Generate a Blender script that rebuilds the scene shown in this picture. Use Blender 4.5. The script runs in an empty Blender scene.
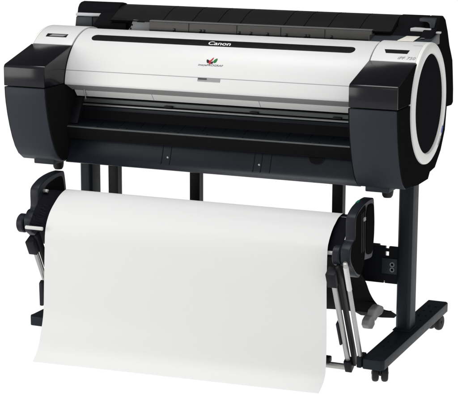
import bpy, bmesh, math, random
from mathutils import Vector, Matrix
random.seed(4)
S = bpy.context.scene
COL = S.collection
PI = math.pi

# ------------------------------------------------------------------ materials
def mat(name, col, rough=.5, spec=.5, metal=0., var=.12, nscale=40., bump=0., bscale=300., coat=0., rvar=.06, emis=None):
    m = bpy.data.materials.new(name); m.use_nodes = True
    nt = m.node_tree; b = nt.nodes['Principled BSDF']
    b.inputs['Roughness'].default_value = rough
    b.inputs['Metallic'].default_value = metal
    b.inputs['Specular IOR Level'].default_value = spec
    b.inputs['Coat Weight'].default_value = coat
    b.inputs['Coat Roughness'].default_value = .05
    tc = nt.nodes.new('ShaderNodeTexCoord')
    n = nt.nodes.new('ShaderNodeTexNoise'); n.inputs['Scale'].default_value = nscale; n.inputs['Detail'].default_value = 4
    nt.links.new(tc.outputs['Object'], n.inputs['Vector'])
    r = nt.nodes.new('ShaderNodeMapRange')
    r.inputs['To Min'].default_value = 1 - var; r.inputs['To Max'].default_value = 1 + var
    nt.links.new(n.outputs['Fac'], r.inputs['Value'])
    mx = nt.nodes.new('ShaderNodeMix'); mx.data_type = 'RGBA'; mx.blend_type = 'MULTIPLY'
    mx.inputs['Factor'].default_value = 1
    mx.inputs['A'].default_value = (*col, 1)
    nt.links.new(r.outputs['Result'], mx.inputs['B'])
    nt.links.new(mx.outputs['Result'], b.inputs['Base Color'])
    r2 = nt.nodes.new('ShaderNodeMapRange')
    r2.inputs['To Min'].default_value = max(0, rough - rvar); r2.inputs['To Max'].default_value = min(1, rough + rvar)
    nt.links.new(n.outputs['Fac'], r2.inputs['Value']); nt.links.new(r2.outputs['Result'], b.inputs['Roughness'])
    if bump:
        n2 = nt.nodes.new('ShaderNodeTexNoise'); n2.inputs['Scale'].default_value = bscale; n2.inputs['Detail'].default_value = 2
        nt.links.new(tc.outputs['Object'], n2.inputs['Vector'])
        bp = nt.nodes.new('ShaderNodeBump'); bp.inputs['Strength'].default_value = bump; bp.inputs['Distance'].default_value = .001
        nt.links.new(n2.outputs['Fac'], bp.inputs['Height']); nt.links.new(bp.outputs['Normal'], b.inputs['Normal'])
    if emis:
        b.inputs['Emission Color'].default_value = (1, 1, 1, 1); b.inputs['Emission Strength'].default_value = emis
    return m

M = dict(
    white=mat('white_plastic', (.70, .70, .697), .38, .35, var=.012, nscale=8, bump=.05, bscale=900),
    ring=mat('ring_plastic', (.84, .84, .82), .35, .4, var=.02, bump=.05, bscale=900),
    under=mat('shaded_underside', (.27, .27, .268), .45, .3, var=.03, nscale=10),  # shade under the white cover, put into a darker grey
    under2=mat('half_shaded_underside', (.58, .58, .575), .45, .3, var=.03, nscale=10),  # same underside shade, painted lighter for the lower strip
    black=mat('black_plastic', (.0075, .008, .010), .45, .14, bump=.15, bscale=1100),
    side=mat('unreflective_black', (.0085, .0085, .009), .7, .0, bump=.12, bscale=1100),  # specular removed so these faces stay dark beside the glowing floor
    housing=mat('charcoal_plastic', (.0225, .0262, .0345), .46, .16, bump=.2, bscale=1300, var=.06),
    gloss=mat('gloss_black_plastic', (.005, .005, .0075), .18, .32, rvar=.03, nscale=12, var=.1),
    cavity=mat('dark_cavity', (.004, .004, .005), .7, .1),
    tray=mat('tray_plastic', (.008, .0095, .013), .38, .12, bump=.15, bscale=900),
    lowpan=mat('lower_panel_plastic', (.0085, .0105, .0155), .36, .2, bump=.12, bscale=1000),
    smoke=mat('smoked_cover', (.012, .0118, .0115), .22, .3, nscale=9, var=.2),
    strip=mat('smoked_strip', (.062, .060, .058), .42, .35, nscale=20, var=.15),
    rearcap=mat('rear_cap_plastic', (.0085, .0085, .0095), .6, .0, bump=.15, bscale=1000),
    bluegrey=mat('blue_grey_plastic', (.028, .033, .040), .45, .3, bump=.15, bscale=1000),
    pale=mat('pale_grey_plastic', (.50, .51, .52), .42, .35, var=.05),
    flange=mat('flange_plastic', (.25, .26, .27), .45, .3, var=.12, nscale=25),
    stand=mat('stand_paint', (.014, .019, .024), .42, .11, bump=.25, bscale=1500, var=.08),
    standblk=mat('stand_black_paint', (.007, .008, .010), .45, .15, bump=.25, bscale=1500),
    arm=mat('arm_plastic', (.010, .012, .018), .42, .22, bump=.2, bscale=1200),
    rubber=mat('black_rubber', (.010, .010, .010), .55, .25, var=.2),
    faintink=mat('faint_grey_ink', (.27, .27, .27), .5, .2, var=.02), disc=mat('disc_plastic', (.012, .0125, .014), .6, .0, bump=.12, bscale=1100),
    metal=mat('brushed_metal', (.40, .40, .39), .33, .5, metal=.8, var=.05, nscale=60),
    rod=mat('white_rod', (.62, .62, .61), .4, .4, var=.03),
    ledge=mat('ledge_plastic', (.13, .13, .13), .4, .3),
    rail=mat('rail_metal', (.19, .20, .195), .38, .5, metal=.7, var=.15, nscale=80),
    raildark=mat('rail_dark', (.07, .075, .075), .45, .4, metal=.4, var=.2),
    cloth=mat('basket_fabric', (.012, .011, .022), .8, .15, bump=.25, bscale=700, var=.2),
    clothblk=mat('black_fabric', (.0065, .0065, .008), .85, .1, bump=.6, bscale=700, var=.2),
    clip=mat('grey_clip', (.30, .30, .305), .5, .3, var=.08),
    paper=mat('white_paper', (.715, .715, .712), .8, .05, var=.004, nscale=3),
    stripe=mat('stripe_black', (.006, .006, .006), .3, .3),
    ink=mat('white_ink', (.75, .75, .75), .5, .3, var=.02),
    greyink=mat('grey_ink', (.13, .13, .13), .5, .2, var=.02),
    red=mat('red_ink', (.45, .02, .03), .5, .2, var=.02), dark=mat('dark_ink', (.035, .006, .01), .5, .2), green=mat('green_ink', (.01, .16, .03), .5, .2),
    blue=mat('blue_ink', (.02, .07, .50), .5, .2), beige=mat('beige_label', (.74, .72, .64), .5, .2, var=.02), sticker=mat('sticker_grey', (.35, .36, .38), .5, .2),
    greenled=mat('green_mark', (.0, .16, .09), .4, .4), line=mat('seam_grey', (.30, .30, .30), .6, .1),
)

# ------------------------------------------------------------------ mesh helpers
def link(name, bm, m, parent, smooth=35, loc=None):
    bmesh.ops.recalc_face_normals(bm, faces=bm.faces[:])
    me = bpy.data.meshes.new(name); bm.to_mesh(me); bm.free()
    for p in me.polygons: p.use_smooth = True
    me.set_sharp_from_angle(angle=math.radians(smooth))
    me.materials.append(M[m])
    o = bpy.data.objects.new(name, me); COL.objects.link(o)
    if parent: o.parent = parent
    if loc: o.location = loc
    return o

def bevel(bm, off, ang=28, seg=2):
    es = [e for e in bm.edges if len(e.link_faces) == 2 and e.calc_face_angle(0) > math.radians(ang)]
    if es and off > 0:
        bmesh.ops.bevel(bm, geom=es, offset=off, segments=seg, profile=.5, affect='EDGES', clamp_overlap=True)

def merge(dst, src):
    me = bpy.data.meshes.new('t'); src.to_mesh(me); dst.from_mesh(me); bpy.data.meshes.remove(me); src.free()

def prism(poly, x0, x1, bv=0., ang=28, axis='X', seg=2):
    """closed polygon in (Y,Z) [axis X], (X,Z) [axis Y] or (X,Y) [axis Z], pushed from x0 to x1"""
    bm = bmesh.new()
    f = {'X': lambda a, b, t: (t, a, b), 'Y': lambda a, b, t: (a, t, b), 'Z': lambda a, b, t: (a, b, t)}[axis]
    A = [bm.verts.new(f(a, b, x0)) for a, b in poly]; B = [bm.verts.new(f(a, b, x1)) for a, b in poly]
    bm.faces.new(A); bm.faces.new(B[::-1]); n = len(poly)
    for i in range(n): bm.faces.new((A[i], B[i], B[(i + 1) % n], A[(i + 1) % n]))
    bmesh.ops.recalc_face_normals(bm, faces=bm.faces[:])
    bevel(bm, bv, ang, seg)
    return bm

def box(x0, x1, y0, y1, z0, z1, bv=.002, seg=2):
    return prism([(y0, z0), (y1, z0), (y1, z1), (y0, z1)], x0, x1, bv, seg=seg)

def tube(p, q, r, n=20, bv=True):
    p, q = Vector(p), Vector(q); d = q - p
    bm = bmesh.new()
    bmesh.ops.create_cone(bm, cap_ends=True, segments=n, radius1=r, radius2=r, depth=d.length)
    if bv: bevel(bm, min(r * .25, .003), 60, 2)
    bmesh.ops.transform(bm, matrix=Matrix.Translation((p + q) / 2) @ d.to_track_quat('Z', 'Y').to_matrix().to_4x4(), verts=bm.verts[:])
    return bm

def lathe(prof, n=48, axis='X', c=(0, 0, 0)):
    """prof: list of (radius, along-axis)"""
    bm = bmesh.new(); rings = []
    for r, t in prof:
        ring = []
        for k in range(n):
            a = 2 * PI * k / n
            v = {'X': (t, r * math.cos(a), r * math.sin(a)), 'Z': (r * math.cos(a), r * math.sin(a), t), 'Y': (r * math.cos(a), t, r * math.sin(a))}[axis]
            ring.append(bm.verts.new(Vector(v) + Vector(c)))
        rings.append(ring)
    for i in range(len(rings) - 1):
        for k in range(n):
            bm.faces.new((rings[i][k], rings[i][(k + 1) % n], rings[i + 1][(k + 1) % n], rings[i + 1][k]))
    bm.faces.new(rings[0]); bm.faces.new(rings[-1][::-1])
    return bm

def arc(cy, cz, r, a0, a1, n):
    """angle in degrees from straight up, positive towards the front (-Y)"""
    return [(cy - r * math.sin(math.radians(a0 + (a1 - a0) * i / n)), cz + r * math.cos(math.radians(a0 + (a1 - a0) * i / n))) for i in range(n + 1)]

CY, CZ, R = .306, .831, .183
def onR(x, th, r): 
    t = math.radians(th); return (x, CY - r * math.sin(t), CZ + r * math.cos(t))

def patch(xs, lo, hi, r, n=8, thick=.0012):
    """thin piece lying on the drum: for every x the angle runs lo(x)..hi(x)"""
    bm = bmesh.new(); G = []
    for x in xs:
        a, b = lo(x), hi(x)
        G.append([bm.verts.new(onR(x, a + (b - a) * j / n, r)) for j in range(n + 1)])
    for i in range(len(xs) - 1):
        for j in range(n): bm.faces.new((G[i][j], G[i + 1][j], G[i + 1][j + 1], G[i][j + 1]))
    ret = bmesh.ops.extrude_face_region(bm, geom=bm.faces[:])
    vs = [g for g in ret['geom'] if isinstance(g, bmesh.types.BMVert)]
    for v in vs:
        d = Vector((0, v.co.y - CY, v.co.z - CZ)).normalized(); v.co -= d * thick
    return bm

def lin(a, b, n): return [a + (b - a) * i / n for i in range(n + 1)]

def lettering(name, body, width, height, m, parent, place, shear=0., bold=0., depth=.0006):
    cu = bpy.data.curves.new('t', 'FONT'); cu.body = body; cu.size = 1; cu.shear = shear; cu.offset = bold; cu.resolution_u = 6
    cu.fill_mode = 'BOTH'; cu.extrude = 0
    o = bpy.data.objects.new('t', cu); COL.objects.link(o)
    dg = bpy.context.evaluated_depsgraph_get(); dg.update()
    me = bpy.data.meshes.new_from_object(o.evaluated_get(dg))
    bpy.data.objects.remove(o); bpy.data.curves.remove(cu)
    xs = [v.co.x for v in me.vertices]; ys = [v.co.y for v in me.vertices]
    x0, x1, y0, y1 = min(xs), max(xs), min(ys), max(ys)
    for v in me.vertices:
        v.co = place((v.co.x - x0) / (x1 - x0) * width - width / 2, (v.co.y - y0) / (y1 - y0) * height - height / 2)
    me.name = name; me.materials.clear(); me.materials.append(M[m])
    t = bpy.data.objects.new(name, me); COL.objects.link(t); t.parent = parent
    return t

def curve_sheet(rows):
    bm = bmesh.new(); G = [[bm.verts.new(p) for p in r] for r in rows]
    for i in range(len(G) - 1):
        for j in range(len(G[0]) - 1): bm.faces.new((G[i][j], G[i + 1][j], G[i + 1][j + 1], G[i][j + 1]))
    return bm

def catmull(pts, n):
    P = [Vector(p) for p in pts]; P = [2 * P[0] - P[1]] + P + [2 * P[-1] - P[-2]]
    seg = []
    for i in range(1, len(P) - 2):
        for k in range(80):
            t = k / 80; a, b, c, d = P[i - 1:i + 3]
            seg.append(.5 * ((2 * b) + (c - a) * t + (2 * a - 5 * b + 4 * c - d) * t * t + (3 * b - a - 3 * c + d) * t ** 3))
    seg.append(P[-2])
    L = [0]
    for a, b in zip(seg, seg[1:]): L.append(L[-1] + (b - a).length)
    out = []; j = 0
    for i in range(n + 1):
        s = L[-1] * i / n
        while j < len(L) - 2 and L[j + 1] < s: j += 1
        t = (s - L[j]) / max(1e-9, L[j + 1] - L[j]); out.append(seg[j].lerp(seg[j + 1], min(1, max(0, t))))
    return out

# ------------------------------------------------------------------ setting
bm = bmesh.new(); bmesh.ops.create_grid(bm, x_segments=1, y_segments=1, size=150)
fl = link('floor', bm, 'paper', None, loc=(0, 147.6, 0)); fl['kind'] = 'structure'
fm = mat('white_glowing_floor', (.06, .06, .06), .9, .0, var=.004, nscale=.5, emis=1.0); fl.data.materials[0] = fm  # emission added so the floor stays white and shows no shadows

# ------------------------------------------------------------------ the printer
PR = bpy.data.objects.new('large_format_printer', None); COL.objects.link(PR)
PR['label'] = 'white and black wide format printer on a wheeled charcoal stand with open catch basket'
PR['category'] = 'printer'

XI, XO = .502, .650      # inner and outer side of the end housings

# lower housings with their gloss upper covers, white end panels, side caps
low = [(0, .8485), (.0015, .82), (.005, .795), (.013, .757), (.024, .719), (.038, .681), (.055, .647), (.076, .620), (.101, .603),
       (.225, .592), (.333, .592), (.352, .611), (.408, .616), (.47, .662), (.512, .72), (.526, .792), (.510, .88)] + \
      arc(CY, CZ, .176, -65, 40, 22) + [(.185, .8485)]
def housing(s):
    a, b = (XI, XO - .004) if s > 0 else (-XO + .004, -XI)
    h = link('end_housing', prism(low, a, b, .004, 30), 'housing', PR)
    # gloss cover above the seam
    g = [(-.0015, .8515), (-.0015, .9175), (.172, .9665), (.19, .967), (.20, .8515)]
    bm = bmesh.new(); bm.free()
    bm = prism(g, a - .0015, b + .0015, 0)
    es = [e for e in bm.edges if all(v.co.z > .9 and v.co.y < 0 for v in e.verts)]
    bmesh.ops.bevel(bm, geom=es, offset=.010, segments=5, profile=.5, affect='EDGES')
    bevel(bm, .0022, 40, 2)
    link('gloss_cover', bm, 'gloss', h)
    xg = (b + .0008) if s > 0 else (a - .0008)
    gq = [(y + (.10 - y) * .03 , z + (.905 - z) * .03) for y, z in [(.004, .8515), (.001, .910), (.006, .917), (.172, .9655), (.19, .966), (.20, .8515)]]
    link('dull_flank', prism(gq, *sorted((xg, xg + s * .0022)), .0006, 40), 'side', h)  # added dull plate hides pale floor reflections on the gloss side
    # dull plates keep the inner and outer flanks dark, without reflections
    p = [(y + (.006 if y < .09 else 0), z + (.006 if z < .65 else 0)) for y, z in low]
    p = [q for q in p]
    xo = XO - .0045 if s > 0 else -XO + .0045
    for xa, xb, mm in ((xo, xo + s * .0035, 'side'), (s * (XI + .0005), s * (XI - .0035), 'side')):
        q = [(y, z) for y, z in low[:]]
        cyy, czz = .28, .80
        q = [(y + (cyy - y) * .012, z + (czz - z) * .012) for y, z in q]
        link('flank_panel', prism(q, min(xa, xb), max(xa, xb), .001, 30), mm, h)
    # round black foot below
    link('foot_knob', lathe([(.004, .556), (.012, .557), (.016, .563), (.018, .575), (.018, .594)], 24, 'Z', (s * .565, .19, 0)), 'rubber', h)
    link('bottom_step', box(s * .565 - .045, s * .565 + .03, .11, .23, .586, .6035, .003), 'housing', h)
    return h
HL, HR = housing(-1), housing(1)

def end_panel(s):
    a, b = (XI + .0015, XO - .0063) if s > 0 else (-XO + .0063, -XI - .0015)
    poly = arc(CY, CZ, R + .002, -22, 42.4, 30) + arc(CY, CZ, R - .007, 42.4, -22, 30)
    e = link('end_panel', prism(poly, a, b, .0018, 40), 'white', PR)
    if s > 0:
        lo, hi = (lambda x: 25.6), (lambda x: 31.4)
        # trapezoid window: sides lean
        bm = bmesh.new(); bm.free()
        w = patch(lin(.534, .612, 8), lo, hi, R + .0026)
        for v in w.verts:
            th = math.degrees(math.atan2(CY - v.co.y, v.co.z - CZ)); k = (th - 25.6) / 5.8
            u = (v.co.x - .534) / .078; v.co.x = .534 + .009 * k + u * (.078 - .012 * k)
        link('display_window', w, 'smoke', e)
        lettering('model_lettering', 'iPF 750', .054, .0110, 'faintink', e, lambda u, v: onR(.6125 + u, 37.4 - math.degrees(v / R), R + .0028), shear=.25, bold=-.004)
        link('panel_seam', patch([.614, .642], lambda x: 15.5, lambda x: 16.0, R + .0024), 'line', e)
    else:
        w = patch(lin(-.614, -.538, 8), lambda x: 26.2, lambda x: 31.6, R + .0026)
        link('handle_recess', w, 'smoke', e)
        w = patch(lin(-.598, -.545, 8), lambda x: 27.6, lambda x: 30.6, R + .0032)
        for v in w.verts:
            th = math.degrees(math.atan2(CY - v.co.y, v.co.z - CZ)); v.co.x += (29 - th) * .003
        link('handle_plate', w, 'flange', e)
    return e
end_panel(-1); end_panel(1)

def side_cap(s):
    x = s * XO
    prof = [(.150, x - s * .006), (.1505, x + s * .003), (.153, x + s * .0062), (.158, x + s * .0072), (.178, x + s * .0062), (.1835, x + s * .003), (.185, x - s * .003), (.185, x - s * .006)]
    n = 128; bm = bmesh.new(); rings = []
    for r, t in prof:
        rings.append([bm.verts.new((t, CY + r * math.cos(2 * PI * k / n), CZ + r * math.sin(2 * PI * k / n))) for k in range(n)])
    for i in range(len(rings)):
        A, B = rings[i], rings[(i + 1) % len(rings)]
        for k in range(n): bm.faces.new((A[k], A[(k + 1) % n], B[(k + 1) % n], B[k]))
    c = link('trim_ring', bm, 'ring', PR)
    d = lathe([(.1502, x - s * .006), (.1502, x - s * .0005), (.147, x + s * .0008), (.10, x + s * .0012), (.0, x + s * .0015)][:-1], 128, 'X', (0, CY, CZ))
    link('side_disc', d, 'disc', c)
    return c
side_cap(-1); RING = side_cap(1)
# small sticker on the ring's lower rear
def on_side(y, z, x=XO + .0079): return (x, y, z)
def sticker(name, a0, a1, m):
    bm = bmesh.new(); G = []
    for i in range(7):
        a = math.radians(a0 + (a1 - a0) * i / 6)
        G.append([bm.verts.new((x, CY + r * math.cos(a), CZ + r * math.sin(a))) for r, x in ((.1655 if m == 'blue' else .169, XO + .0075), (.1765, XO + .0070), (.1805, XO + .0062), (.1842, XO + .0036), (.1858, XO + .0008), (.1858, XO - .0024))])
    for i in range(6):
        for j in range(5): bm.faces.new((G[i][j], G[i][j + 1], G[i + 1][j + 1], G[i + 1][j]))
    link(name, bm, m, RING)
sticker('blue_sticker', -39, -31, 'blue')
for a_ in (-45, -48.2, -51.4, -54.6): sticker('model_sticker', a_, a_ + 2.1, 'sticker')

# central body behind everything
body = [(.20, .76), (.16, .62), (.13, .604), (.34, .600), (.408, .612), (.47, .662), (.512, .72), (.52, .80), (.48, .92), (.40, .975), (.33, .985), (.25, .97), (.215, .90), (.235, .80)]
BODY = link('chassis', prism(body, -XI - .002, XI + .002, 0), 'cavity', PR)

# white top cover
TH0, TH1 = 4.5, 83.0
poly = arc(CY, CZ, R, TH0, TH1, 60) + [(.1255, .8475)] + [(.135, .8525), (.150, .862)] + arc(CY, CZ, R - .012, 76, TH0, 30)
TC = link('top_cover', prism(poly, -.4995, .4995, .0018, 40), 'white', PR)
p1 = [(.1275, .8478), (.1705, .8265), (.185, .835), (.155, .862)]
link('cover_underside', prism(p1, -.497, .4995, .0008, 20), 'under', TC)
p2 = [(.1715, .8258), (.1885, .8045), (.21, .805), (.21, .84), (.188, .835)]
ul = link('cover_underside', prism(p2, -.490, .4995, .0008, 20), 'under2', TC); ul['label'] = 'lower strip of the cover underside, shade painted paler'
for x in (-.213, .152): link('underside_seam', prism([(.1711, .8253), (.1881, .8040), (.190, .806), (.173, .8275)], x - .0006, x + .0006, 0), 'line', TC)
link('cover_pin', tube((-.452, .1635, .838), (-.452, .178, .797), .0022, 12), 'metal', TC)
# black stripe with round ends
a0, a1, x0, x1 = 23.6, 33.4, -.448, .444; am, hw = (a0 + a1) / 2, (a1 - a0) / 2; rr = math.radians(hw) * R
xs = [x0 + rr * (1 - math.cos(PI / 2 * i / 8)) for i in range(9)] + lin(x0 + rr, x1 - rr, 20)[1:-1] + [x1 - rr * (1 - math.cos(PI / 2 * i / 8)) for i in range(8, -1, -1)]
def hwf(x):
    d = min(x - x0, x1 - x); return hw if d >= rr else hw * max(.02, math.sqrt(max(0, 1 - ((rr - d) / rr) ** 2)))
link('cover_stripe', patch(xs, lambda x: am - hwf(x), lambda x: am + hwf(x), R + .0007), 'stripe', TC)
lettering('stripe_lettering', 'Canon', .076, .0185, 'ink', TC, lambda u, v: onR(.0015 + u, 28.9 - math.degrees(v / R), R + .0011), bold=.02)
lettering('cover_lettering', 'imagePROGRAF', .084, .0085, 'greyink', TC, lambda u, v: onR(-.001 + u, 57.2 - math.degrees(v / R), R + .0006), shear=.2, bold=.008)
# flame emblem: petals
def petal(name, cx, th, L, W, ang, m, off):
    bm = bmesh.new(); vs = []
    for k in range(24):
        t = 2 * PI * k / 24; u = math.cos(t) * L * .43; v = math.sin(t) * W * .43 * (1 - .35 * math.cos(t))
        a = math.radians(ang); X = u * math.cos(a) - v * math.sin(a); Y = u * math.sin(a) + v * math.cos(a)
        vs.append(bm.verts.new(onR(cx + X, th - math.degrees(Y / R), R + off)))
    bm.faces.new(vs); link(name, bm, m, TC)
petal('emblem_petal', -.0135, 52.6, .017, .0105, 128, 'dark', .0006)
petal('emblem_petal', -.006, 53.6, .017, .008, 100, 'red', .0008)
petal('emblem_petal', -.001, 50.6, .020, .0055, 62, 'red', .0010)
petal('emblem_petal', .0015, 54.0, .011, .008, 60, 'dark', .0012)
petal('emblem_petal', .0115, 51.6, .021, .0115, 62, 'green', .0008)
# seam and latch
link('cover_seam', patch(lin(-.4993, .4993, 4), lambda x: 69.7, lambda x: 70.2, R + .0004, 2), 'line', TC)
w = patch(lin(-.036, .040, 6), lambda x: 70.2, lambda x: 73.6, R + .0008)
lt = link('latch', w, 'clip', TC)
w = patch(lin(-.034, -.005, 6), lambda x: 70.4, lambda x: 71.9, R + .0014); link('latch_slot', w, 'raildark', TC)

# rails under the cover
link('guide_rail', prism([(.198, .797), (.198, .784), (.215, .782), (.215, .799)], -.498, .499, .001), 'raildark', PR)
link('guide_rail', prism([(.190, .7805), (.190, .7745), (.215, .7735), (.215, .7805)], -.498, .499, .0015), 'rail', PR)
link('guide_rail', prism([(.200, .771), (.200, .757), (.215, .757), (.215, .771)], -.498, .499, .001), 'tray', PR)
for x in (-.165, .128, .40):
    link('rail_clip', box(x - .014, x + .014, .188, .197, .784, .7895, .0012), 'black', PR)

# output tray
TR = link('output_tray', prism([(.135, .7085), (.137, .713), (.150, .7175), (.232, .744), (.24, .744), (.24, .72), (.165, .675), (.150, .6715), (.139, .6725)], -.4985, .4985, .0012, 25), 'tray', PR)
link('tray_edge', prism([(.1335, .7095), (.1335, .7118), (.1355, .7136), (.138, .7140), (.138, .7095)], -.498, .498, 0), 'raildark', TR)
link('tray_lip', prism([(.1375, .7075), (.1336, .7075), (.1375, .6735), (.142, .6735)], -.498, .498, .0008), 'side', TR)
for x in (-.405, -.30, -.12, -.02, .10, .225, .35):
    link('tray_clip', box(x - .013, x + .013, .137, .150, .7125, .7172, .002), 'tray', TR)
for i in range(14):
    x = -.46 + i * .071
    link('tray_groove', prism([(.155, .7193), (.155, .7200), (.225, .7426), (.225, .7419)], x - .001, x + .001, 0), 'cavity', TR)

# lower front panel, gently curved
lp = [(.158, .672), (.1535, .660), (.149, .645), (.144, .630), (.137, .615), (.127, .604), (.118, .5985), (.135, .594), (.20, .594), (.20, .672)]
LP = link('lower_panel', prism(lp, -.4985, .4985, .0015, 50), 'lowpan', PR)
def yl(z):
    for (ya, za), (yb, zb) in zip(lp, lp[1:]):
        if zb <= z <= za: return yb + (ya - yb) * (z - zb) / (za - zb)
for x in (-.165, -.136, .148, .173, .203):
    link('panel_seam', prism([(yl(z) - .0007, z) for z in (.668, .655, .64, .625, .612)] + [(yl(z) + .002, z) for z in (.612, .64, .668)], x - .001, x + .001, 0), 'cavity', LP)
for x in (-.145, .166): link('screw', tube((x, yl(.634) + .002, .634), (x, yl(.634) - .0022, .633), .0036, 16), 'metal', LP)
n_ = [(.350 + .024 * math.cos(PI + PI * i / 16), .668 + .019 * math.sin(PI + PI * i / 16)) for i in range(17)]
bm = prism(n_, 0, .004, 0, axis='Y')
for v in bm.verts: v.co.y += yl(min(.67, max(.6, v.co.z))) - .0028
link('finger_notch', bm, 'cavity', LP)
link('notch_rim', curve_sheet([[(.350 + r * math.cos(PI + PI * i / 16), yl(min(.667, .668 + r * .8 * math.sin(PI + PI * i / 16))) - .0034, min(.667, .668 + r * .8 * math.sin(PI + PI * i / 16))) for i in range(17)] for r in (.0235, .0255)]), 'tray', LP)
# inner jamb on the left, seen beside the tray
link('inner_jamb', prism([(.150, .72), (.19, .80), (.24, .80), (.24, .73)], -.5005, -.470, .002), 'black', PR)

# ------------------------------------------------------------------ rear roll unit
rc = [(.345, 1.039), (.362, 1.0405), (.385, 1.052), (.410, 1.066), (.437, 1.077), (.465, 1.081), (.495, 1.078), (.53, 1.062), (.56, 1.03), (.585, .98), (.60, .93), (.60, .88), (.50, .88), (.42, 1.0), (.36, 1.03)]
RC = link('roll_cover', prism(rc, -.452, .512, .002, 40), 'smoke', PR)
link('cover_ledge', prism([(.343, 1.0385), (.343, 1.0418), (.358, 1.0428), (.358, 1.0385)], -.303, .455, .0008), 'ledge', RC)
link('cover_strip', prism([(.347, 1.000), (.340, 1.012), (.342, 1.038), (.358, 1.038), (.36, 1.0)], -.303, .455, .001), 'strip', RC)
def rib_at(x, w=.0012, m='cavity', lean=.010):
    rows = []
    for y, z in rc[1:8]:
        xx = x + lean * (y - .36) / .1
        rows.append([(xx - w, y - .0002, z + .0006), (xx + w, y - .0002, z + .0006)])
    bm = curve_sheet(rows); bmesh.ops.solidify(bm, geom=bm.faces[:], thickness=.001)
    link('cover_rib', bm, m, RC)
for x in (-.266, -.162, -.072, .006, .156, .223, .303, .406): rib_at(x, .0009, 'rearcap')
for x in (-.213, -.120, -.108, .015, .055, .112, .175, .24, .25, .325): link('strip_tab', box(x - .004, x + .004, .3375, .345, 1.008, 1.020, .001), 'smoke', RC)
for x in (-.162, .006, .156, .303): link('strip_seam', box(x - .0007, x + .0005, .339, .345, 1.006, 1.0375, 0), 'smoke', RC)
# recess left of the strip with the pale roll-holder flange
link('recess_wall', prism([(.365, .99), (.365, 1.040), (.41, 1.05), (.41, .99)], -.45, -.3035, 0), 'cavity', PR)
FL = link('roll_holder_flange', prism([(-.392, 1.0), (-.376, 1.018), (-.368, 1.0405), (-.306, 1.0385), (-.306, 1.0)], .352, .362, .002, axis='Y'), 'flange', PR)
for z in (1.012, 1.024): link('flange_hole', tube((-.376 + (z - 1.012) * .4, .3505, z), (-.376 + (z - 1.012) * .4, .357, z), .003, 12), 'cavity', FL)
link('flange_slot', box(-.352, -.325, .3505, .357, 1.0335, 1.0375, .0005), 'cavity', FL)
link('recess_panel', prism([(.366, 1.0), (.350, 1.003), (.352, 1.028), (.362, 1.029)], -.452, -.394, .001), 'rearcap', PR)

# end caps of the roll unit
cap = [(.335, 1.00), (.338, 1.022), (.40, 1.052), (.425, 1.074), (.445, 1.082), (.468, 1.083), (.495, 1.07), (.525, 1.03), (.55, .985), (.575, .955), (.592, .933), (.60, .90), (.612, .84), (.615, .795), (.60, .787), (.53, .79), (.45, .90), (.40, .97)]
def roll_end(a, b, prof=cap): return link('roll_unit_end', prism(prof, a, b, .005, 25, seg=3), 'rearcap', PR)
RE = roll_end(.604, .645)
mid = [(.345, 1.0), (.36, 1.03), (.415, 1.05), (.43, 1.072), (.448, 1.0815), (.47, 1.0825), (.50, 1.068), (.53, 1.03), (.55, .985), (.60, .90), (.60, .80), (.5, .85), (.40, .97)]
link('roll_unit_inner', prism(mid, .513, .603, .003, 25), 'rearcap', RE)
capl = [(.42, .96), (.405, 1.03), (.415, 1.068), (.425, 1.080), (.437, 1.085), (.455, 1.087), (.48, 1.083), (.52, 1.055), (.56, .985), (.60, .92), (.60, .80), (.52, .80)]
LE = roll_end(-.607, -.4525, capl)
# sloping left shoulder of that cap
link('cap_shoulder', prism([(.40, .99), (.36, .995), (.362, 1.020), (.400, 1.042), (.42, 1.062), (.44, 1.05)], -.520, -.453, .003), 'rearcap', LE)
# grey box beside it
link('roll_unit_block', prism([(-.609, 1.0), (-.604, 1.039), (-.544, 1.040), (-.545, 1.0)], .398, .47, .002, axis='Y'), 'bluegrey', LE)
link('block_side', prism([(.40, 1.0), (.401, 1.039), (.45, 1.05), (.47, 1.0)], -.5435, -.520, .002), 'black', LE)
tp = [(-.605, .396), (-.545, .396), (-.497, .415), (-.506, .440), (-.550, .452), (-.602, .45)]
bm = prism(tp, 1.041, 1.0515, .003, axis='Z'); link('block_lid', bm, 'pale', LE)

# right tray behind the end panel with its levers
RT = link('lever_tray', prism([(.302, 1.0), (.302, 1.0135), (.312, 1.0165), (.395, 1.034), (.42, 1.034), (.42, 1.0)], .460, .648, .002), 'bluegrey', PR)
link('tray_divider', box(.4585, .4605, .302, .36, 1.0, 1.03, .0005), 'strip', RT)
lab = prism([(.550, .298), (.600, .298), (.606, .350), (.564, .350)], 0, .002, .0006, axis='Z')
for v in lab.verts: v.co.z += 1.0165 + (v.co.y - .298) * .18
link('beige_label', lab, 'beige', RT)
link('release_lever', prism([(.563, .385), (.630, .385), (.627, .425), (.570, .425)], 1.0365, 1.049, .003, axis='Z'), 'pale', RT)
link('release_tab', prism([(.634, .385), (.660, .385), (.657, .405), (.638, .405)], 1.0345, 1.040, .0015, axis='Z'), 'pale', RT)
link('lever_bracket', prism([(.590, 1.069), (.590, 1.079), (.636, 1.0785), (.636, 1.050), (.624, 1.050), (.622, 1.062), (.615, 1.068)], .392, .43, .0015, axis='Y'), 'bluegrey', RT)
link('lever_mark', prism([(.612, .33), (.624, .33), (.624, .345), (.612, .345)], 1.0235, 1.0242, 0, axis='Z'), 'flange', RT)

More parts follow.
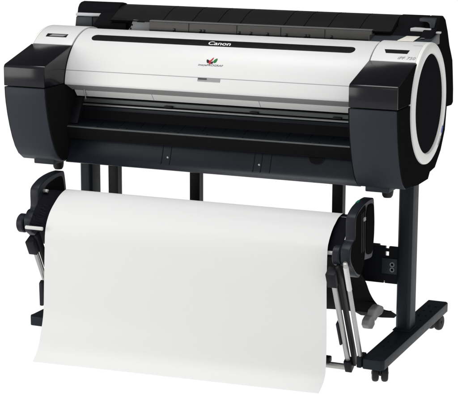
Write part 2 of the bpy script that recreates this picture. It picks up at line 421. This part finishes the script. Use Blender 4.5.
# ------------------------------------------------------------------ stand
def leg(s):
    pts = [(.546, .393), (.554, .384), (.566, .380), (.586, .380), (.594, .388), (.594, .447), (.588, .453), (.552, .453), (.546, .447)]
    pts = [(x - .006, y) for x, y in pts] if s > 0 else [(-1.14 + x, y) for x, y in pts]
    L = link('stand_leg', prism(pts, .0865, .600, .002, 20, 'Z'), 'stand', PR)
    cx = .564 if s > 0 else -.570
    link('leg_collar', box(cx - .029, cx + .029, .374, .458, .0868, .0905, .001), 'stand', L)
leg(-1); leg(1)
wheel = lathe([(.006, -.0098), (.019, -.0105), (.0245, -.0085), (.0268, -.004), (.0272, 0), (.0268, .004), (.0245, .0085), (.019, .0105), (.006, .0098)], 28)
wme = bpy.data.meshes.new('w'); wheel.to_mesh(wme); wheel.free()
def caster_mesh(ang):
    bm = bmesh.new()
    for s in (-1, 1):
        b = bmesh.new(); b.from_mesh(wme); bmesh.ops.translate(b, vec=(s * .0142, 0, .0273), verts=b.verts[:]); merge(bm, b)
    merge(bm, box(-.003, .003, -.016, .018, .022, .050, .001))
    merge(bm, tube((0, 0, .045), (0, 0, .0565), .010, 16))
    merge(bm, tube((-.026, 0, .0273), (.026, 0, .0273), .005, 12))
    bmesh.ops.rotate(bm, cent=(0, 0, 0), matrix=Matrix.Rotation(ang, 3, 'Z'), verts=bm.verts[:])
    return bm
def foot(s):
    cx = s * .5727; y0, y1 = .050, .778; w = .036
    pts = [(cx - w, y1), (cx - w, y0 + .035), (cx - w - .002, y0 + .018), (cx - w + .008, y0), (cx + w - .010, y0), (cx + w, y0 + .012), (cx + w, y1 - .012), (cx + w - .008, y1)]
    F = link('foot_beam', prism(pts, .0555, .087, .003, 25, 'Z'), 'stand', PR)
    for k, (yy, ang) in enumerate(((y0 + .070, .35), (y1 - .050, -.15))):
        link('caster', caster_mesh(ang), 'rubber', F, loc=(cx + .004, yy, 0))
    for yy in (.20, .25, .52, .58, .64, .70): 
        for dx in (-.012, .012): link('bolt', tube((cx + dx, yy, .0865), (cx + dx, yy, .0885), .0035, 12), 'standblk', F)
    link('end_joint', box(cx - w - .012 if s > 0 else cx + w - .004, cx - w + .004 if s > 0 else cx + w + .012, y0 - .004, y0 + .05, .058, .094, .004), 'black', F)
foot(-1); foot(1)
# cross beam: a sheet with a notch and hole near the right post
xs = [-.544, .470, .490, .494, .506, .510, .545]; zs = [.230, .238, .318, .334, .342, .350]
bm = bmesh.new(); V = {}
def vv(i, j):
    if (i, j) not in V: V[i, j] = bm.verts.new((xs[i], .41, zs[j]))
    return V[i, j]
for i in range(len(xs) - 1):
    for j in range(len(zs) - 1):
        if (i == 3 and j == 2) or (i == 3 and j == 4) or (i == 2 and j == 0): continue
        bm.faces.new((vv(i, j), vv(i + 1, j), vv(i + 1, j + 1), vv(i, j + 1)))
ret = bmesh.ops.extrude_face_region(bm, geom=bm.faces[:])
bmesh.ops.translate(bm, vec=(0, .012, 0), verts=[g for g in ret['geom'] if isinstance(g, bmesh.types.BMVert)])
CB = link('cross_beam', bm, 'standblk', PR, 30)
link('beam_flange', box(-.544, .465, .4225, .452, .232, .348, .002), 'standblk', CB)
pl = link('cable_plate', box(.484, .536, .405, .4095, .262, .313, .002), 'bluegrey', CB)
for z in (.277, .294):
    pr_ = [(.0062 + .0022 * math.cos(t), .4045 - .0022 * math.sin(t)) for t in [PI * i / 6 for i in range(7)]]
    link('plate_ring', lathe(pr_[::-1], 24, 'Y', (.519, 0, z)), 'flange', CB)
for x in (-.486, -.180, .324):
    w = .018
    link('support_strut', box(x - w, x + w, .424, .440, .349, .606, .002), 'standblk', PR)
    link('support_strut_web', box(x + w - .012, x + w - .002, .441, .462, .349, .604, .002), 'standblk', PR)

# ------------------------------------------------------------------ catch basket
armp = [(-.036, .470), (-.038, .530), (-.026, .543), (.010, .5575), (.050, .5645), (.090, .567), (.130, .566), (.136, .556), (.146, .50), (.146, .448), (.132, .388), (.120, .382), (.045, .392), (.035, .37), (.01, .345), (-.02, .36), (-.045, .385), (-.078, .407), (-.082, .448), (-.060, .464)]
def chaikin(p, n=2, k=.2):
    for _ in range(n):
        q = []
        for i in range(len(p)):
            a, b = p[i], p[(i + 1) % len(p)]
            q += [(a[0] + (b[0] - a[0]) * k, a[1] + (b[1] - a[1]) * k), (a[0] + (b[0] - a[0]) * (1 - k), a[1] + (b[1] - a[1]) * (1 - k))]
        p = q
    return p
armp = chaikin(armp)
ARM = {}
for s in (-1, 1):
    a, b = sorted((s * .511, s * .541))
    A = link('basket_arm', prism(armp, a, b, .0035, 40, seg=3), 'arm', PR); ARM[s] = A
    # raised rim and inner recess
    rec = [(.004, .48), (.004, .525), (.02, .540), (.085, .552), (.118, .552), (.132, .50), (.13, .46), (.10, .41), (.03, .42)]
    link('arm_recess', prism(chaikin(rec), *sorted((s * .5105, s * .5095)), 0), 'side', A)
    rear = [(.060, .553), (.123, .553), (.134, .50), (.134, .45), (.122, .396), (.06, .405)]
    link('arm_panel', prism(chaikin(rear), *sorted((s * .5415, s * .5445)), .0015), 'side', A)
    link('arm_dull_plate', prism(chaikin([(-.030, .47), (-.031, .53), (-.018, .542), (.03, .556), (.058, .559), (.058, .39), (.02, .352), (-.02, .368), (-.07, .412), (-.074, .445), (-.054, .468)]), *sorted((s * .5405, s * .5418)), 0), 'side', A)  # added dull plate, keeps floor reflections off the arm's outer face
    for q in (.015, .030, .045): link('arm_groove', prism([(q, .54), (q + .004, .54), (q + .008, .42), (q + .004, .42)], *sorted((s * .5415, s * .5430)), .0004), 'black', A)
    h = lathe([(.018, .0), (.027, .001), (.030, .004), (.030, .020), (.027, .024), (.012, .0255)], 28)
    hb = h
    x_ = .542 if s > 0 else -.570
    bmesh.ops.translate(hb, vec=(x_ if s < 0 else .500, -.052, .425), verts=hb.verts[:])
    if s > 0: bmesh.ops.translate(hb, vec=(-.0155, 0, 0), verts=hb.verts[:])
    K = link('pivot_knob', hb, 'arm', A)
link('green_mark', prism([(.046, .5632), (.07, .5655), (.07, .5665), (.046, .5642)], .512, .520, 0), 'greenled', ARM[1])
link('rod_end', tube((-.511, -.004, .524), (-.494, -.004, .524), .006, 16), 'metal', ARM[-1])
link('rod_end', tube((-.522, -.100, .4245), (-.463, -.096, .4235), .0058, 16), 'rod', ARM[-1])
link('rod_end', box(.5415, .546, .030, .048, .512, .524, .002), 'flange', ARM[1])
link('rod_end', tube((.4955, .055, .516), (.5090, .055, .516), .008, 16), 'metal', ARM[1])

# rods of the basket frame
link('basket_rod', tube((-.511, .045, .503), (.511, .085, .503), .0062), 'rod', PR)
link('basket_rod', tube((-.520, -.056, .421), (.500, -.018, .421), .0058), 'rod', PR)
# U frame: tubes down to the bottom bar
def channel(s):
    X = .487 if s > 0 else -.512
    a, b = Vector((X, -.088, .395)), Vector((X, .092, .046))
    T = link('frame_tube', tube(a + (b - a) * .08, b, .0085), 'metal', PR)
    d = (b - a).normalized(); nrm = Vector((0, d.z, -d.y))
    def along(t, off, x0, x1, m, name, y2=.012, t2=None):
        p = a + (b - a) * t; q = a + (b - a) * t2
        A_, B_ = p - nrm * (off - y2), p - nrm * (off + y2)
        C_, D_ = q - nrm * (off + y2), q - nrm * (off - y2)
        link(name, prism([(v.y, v.z) for v in (A_, B_, C_, D_)], *sorted((x0, x1)), .003), m, T)
    along(.03, 0, X - .015, X + .015, 'black', 'tube_socket', .019, .16)
    sg = 1 if s > 0 else 1
    along(.0, .012, X + .011, X + .022, 'black', 'tube_channel', .012, 1.0)
    if s > 0: along(.55, .002, X - .0155, X - .0078, 'arm', 'tube_wing', .011, .77)
    else:
        W_ = prism([(-.046, .157), (-.030, .157), (-.026, .236), (-.036, .241), (-.048, .232)], X + .002, X + .014, .003)
        link('paper_hook', W_, 'arm', T)
    along(.93, 0, X - .011, X + .011, 'black', 'tube_foot', .014, 1.04)
    if s < 0: return
    link('stay_rod', tube((s * .535, -.105, .418), (s * .535, .052, .096), .0068), 'metal', PR)
    link('stay_grip', tube((s * .535, -.098, .404), (s * .535, -.060, .326), .0078), 'rod', PR)
channel(1); channel(-1)
link('bottom_bar', tube((-.502, .090, .042), (.478, .090, .042), .0095), 'metal', PR)
link('bar_clip', box(.405, .428, .078, .104, .049, .068, .004), 'black', PR)

# purple-black fabric band over the two rods, and the black fabric slope behind
def rows_between(L, Rr, n, m, sagf=None):
    A, B = catmull(L, n), catmull(Rr, n); rows = []
    for i in range(n + 1):
        row = []
        for j in range(m + 1):
            t = j / m; p = A[i].lerp(B[i], t)
            if sagf: p = p + sagf(i / n, t)
            row.append(p)
        rows.append(row)
    return rows
def band(x, dy, dz=0): return [(x, .095 + dy, .485 + dz), (x, .075 + dy, .508 + dz), (x, .045 + dy, .511 + dz), (x, .012 + dy, .497 + dz), (x, -.022 + dy, .474 + dz), (x, -.052 + dy, .442 + dz), (x, -.066 + dy, .420 + dz), (x, -.060 + dy, .405 + dz), (x, -.03 + dy, .40 + dz)]
cols = [catmull(band(-.5085, -.034, .010), 40), catmull(band(-.492, -.026, .008), 40), catmull(band(-.474, -.008, .003), 40)]
n0 = band(-.458, .0); n1 = band(.494, .046)
P0, P1 = catmull(n0, 40), catmull(n1, 40)
cols += [[P0[i].lerp(P1[i], k / 16) for i in range(41)] for k in range(17)]
bm = curve_sheet(cols); bmesh.ops.solidify(bm, geom=bm.faces[:], thickness=.002)
BC = link('basket_cloth', bm, 'cloth', PR, 60)
def slope(x): return [(x, .0, .40), (x, .05, .39), (x, .12, .365), (x, .215, .310), (x, .282, .262), (x, .325, .216), (x, .379, .173), (x, .455, .130), (x, .52, .105), (x, .60, .082)]
def sag(u, t):
    w = math.sin(PI * min(1, max(0, t)))
    k = min(1., (1 - t) / .55)
    return Vector((0, 0, -.045 * k * max(0, u - .35) / .65 - .004 * math.sin(t * 23) * u))
bm = curve_sheet(rows_between(slope(-.47), slope(.472), 40, 40, sag)); bmesh.ops.solidify(bm, geom=bm.faces[:], thickness=.002)
SC = link('basket_slope', bm, 'clothblk', PR, 60)
link('cloth_tail', prism([(.379, .1715), (.455, .1285), (.52, .1045), (.565, .094), (.60, .078), (.635, .062), (.60, .061), (.457, .100), (.379, .135)], .40, .4715, .001), 'clothblk', PR)
# grey plastic clip hanging on the fabric edge
cl = bmesh.new()
merge(cl, prism([(.182, .146), (.190, .163), (.215, .172), (.245, .168), (.262, .155), (.262, .128), (.235, .118), (.20, .128)], .487, .513, .004, 20, seg=3))
merge(cl, prism([(.225, .160), (.245, .190), (.30, .196), (.352, .176), (.360, .160), (.335, .148), (.29, .150), (.262, .142)], .491, .517, .006, 20, seg=3))
bmesh.ops.scale(cl, vec=(.9, .84, .84), space=Matrix.Translation((-.50, -.27, -.158)), verts=cl.verts[:])
link('cloth_clip', cl, 'clip', PR)

# ------------------------------------------------------------------ paper
pL = [(.075, .480), (.090, .505), (.070, .519), (.045, .520), (.010, .509), (-.024, .489), (-.052, .467), (-.073, .438), (-.084, .405), (-.088, .36), (-.096, .259), (-.103, .163), (-.119, .102), (-.142, .043), (-.174, .009)]
pR = [(.105, .480), (.122, .502), (.105, .514), (.084, .5155), (.055, .511), (.034, .502), (.010, .490), (-.008, .476), (-.027, .455), (-.037, .430), (-.040, .343), (-.036, .251), (-.032, .158), (-.034, .065), (-.050, .030), (-.092, .004)]
def skew(z): return max(0., (.13 - z) / .12)
A = [(-.462 - .010 * skew(z), y + .014 * skew(z), z) for y, z in pL]; B = [(.457 - .007 * skew(z), y + .018 * skew(z), z) for y, z in pR]
def wave(u, t): return Vector((0, .0022 * math.sin(t * 4.3 + 1) * math.sin(PI * t) * u, 0))
bm = curve_sheet(rows_between(A, B, 160, 40, wave))
pp = link('paper_sheet', bm, 'paper', None, 60)
pp.data.shade_smooth()
pp['label'] = 'wide blank white paper sheet draped over the front basket and hanging to the floor'
pp['category'] = 'paper'

# ------------------------------------------------------------------ light
W = bpy.data.worlds.new('World'); S.world = W; W.use_nodes = True
nt = W.node_tree; bg = nt.nodes['Background']; bg.inputs['Strength'].default_value = 1
tc = nt.nodes.new('ShaderNodeTexCoord'); sp = nt.nodes.new('ShaderNodeSeparateXYZ'); mr = nt.nodes.new('ShaderNodeMapRange')
nt.links.new(tc.outputs['Generated'], sp.inputs[0]); nt.links.new(sp.outputs['Y'], mr.inputs['Value'])
mr.interpolation_type = 'SMOOTHSTEP'
for k, v in (('From Min', -.8), ('From Max', .5), ('To Min', .62), ('To Max', .06)): mr.inputs[k].default_value = v
nt.links.new(mr.outputs['Result'], bg.inputs['Color'])
def area(name, loc, target, sx, sy, power, col=(1, 1, 1)):
    l = bpy.data.lights.new(name, 'AREA'); l.shape = 'RECTANGLE'; l.size = sx; l.size_y = sy; l.energy = power; l.color = col
    o = bpy.data.objects.new(name, l); COL.objects.link(o); o.location = loc
    o.rotation_euler = (Vector(target) - Vector(loc)).to_track_quat('-Z', 'Y').to_euler()
area('softbox_top', (-.2, -.9, 5.8), (0, 0, .6), 4.0, 1.8, 190)
area('softbox_key', (-2.75, -2.8, .9), (-.4, 0, .8), 2.4, 1.6, 48, (1, .985, .965))
area('added_fill', (1.0, -4.6, 2.6), (0, 0, .5), 2.4, 1.6, 8)  # added front fill to brighten paper and cover, no such source known

# ------------------------------------------------------------------ camera
cam = bpy.data.cameras.new('camera'); co = bpy.data.objects.new('camera', cam); COL.objects.link(co); S.camera = co
yaw, pit, rol, f = .4053, .2050, .0033, 1556.62
fw = Vector((-math.sin(yaw) * math.cos(pit), math.cos(yaw) * math.cos(pit), -math.sin(pit)))
r = Vector((math.cos(yaw), math.sin(yaw), 0)); u = r.cross(fw)
r2 = math.cos(rol) * r + math.sin(rol) * u; u2 = -math.sin(rol) * r + math.cos(rol) * u
mw = Matrix((r2, u2, -fw)).transposed().to_4x4(); mw.translation = (1.9364, -4.2159, 1.5012); co.matrix_world = mw
cam.sensor_fit = 'HORIZONTAL'; cam.sensor_width = 36; cam.lens = f / 458 * 36; cam.clip_start = .05; cam.clip_end = 500
S.view_settings.view_transform = 'Standard'; S.view_settings.look = 'None'; S.view_settings.exposure = 0; S.view_settings.gamma = 1
S.render.engine = 'CYCLES'
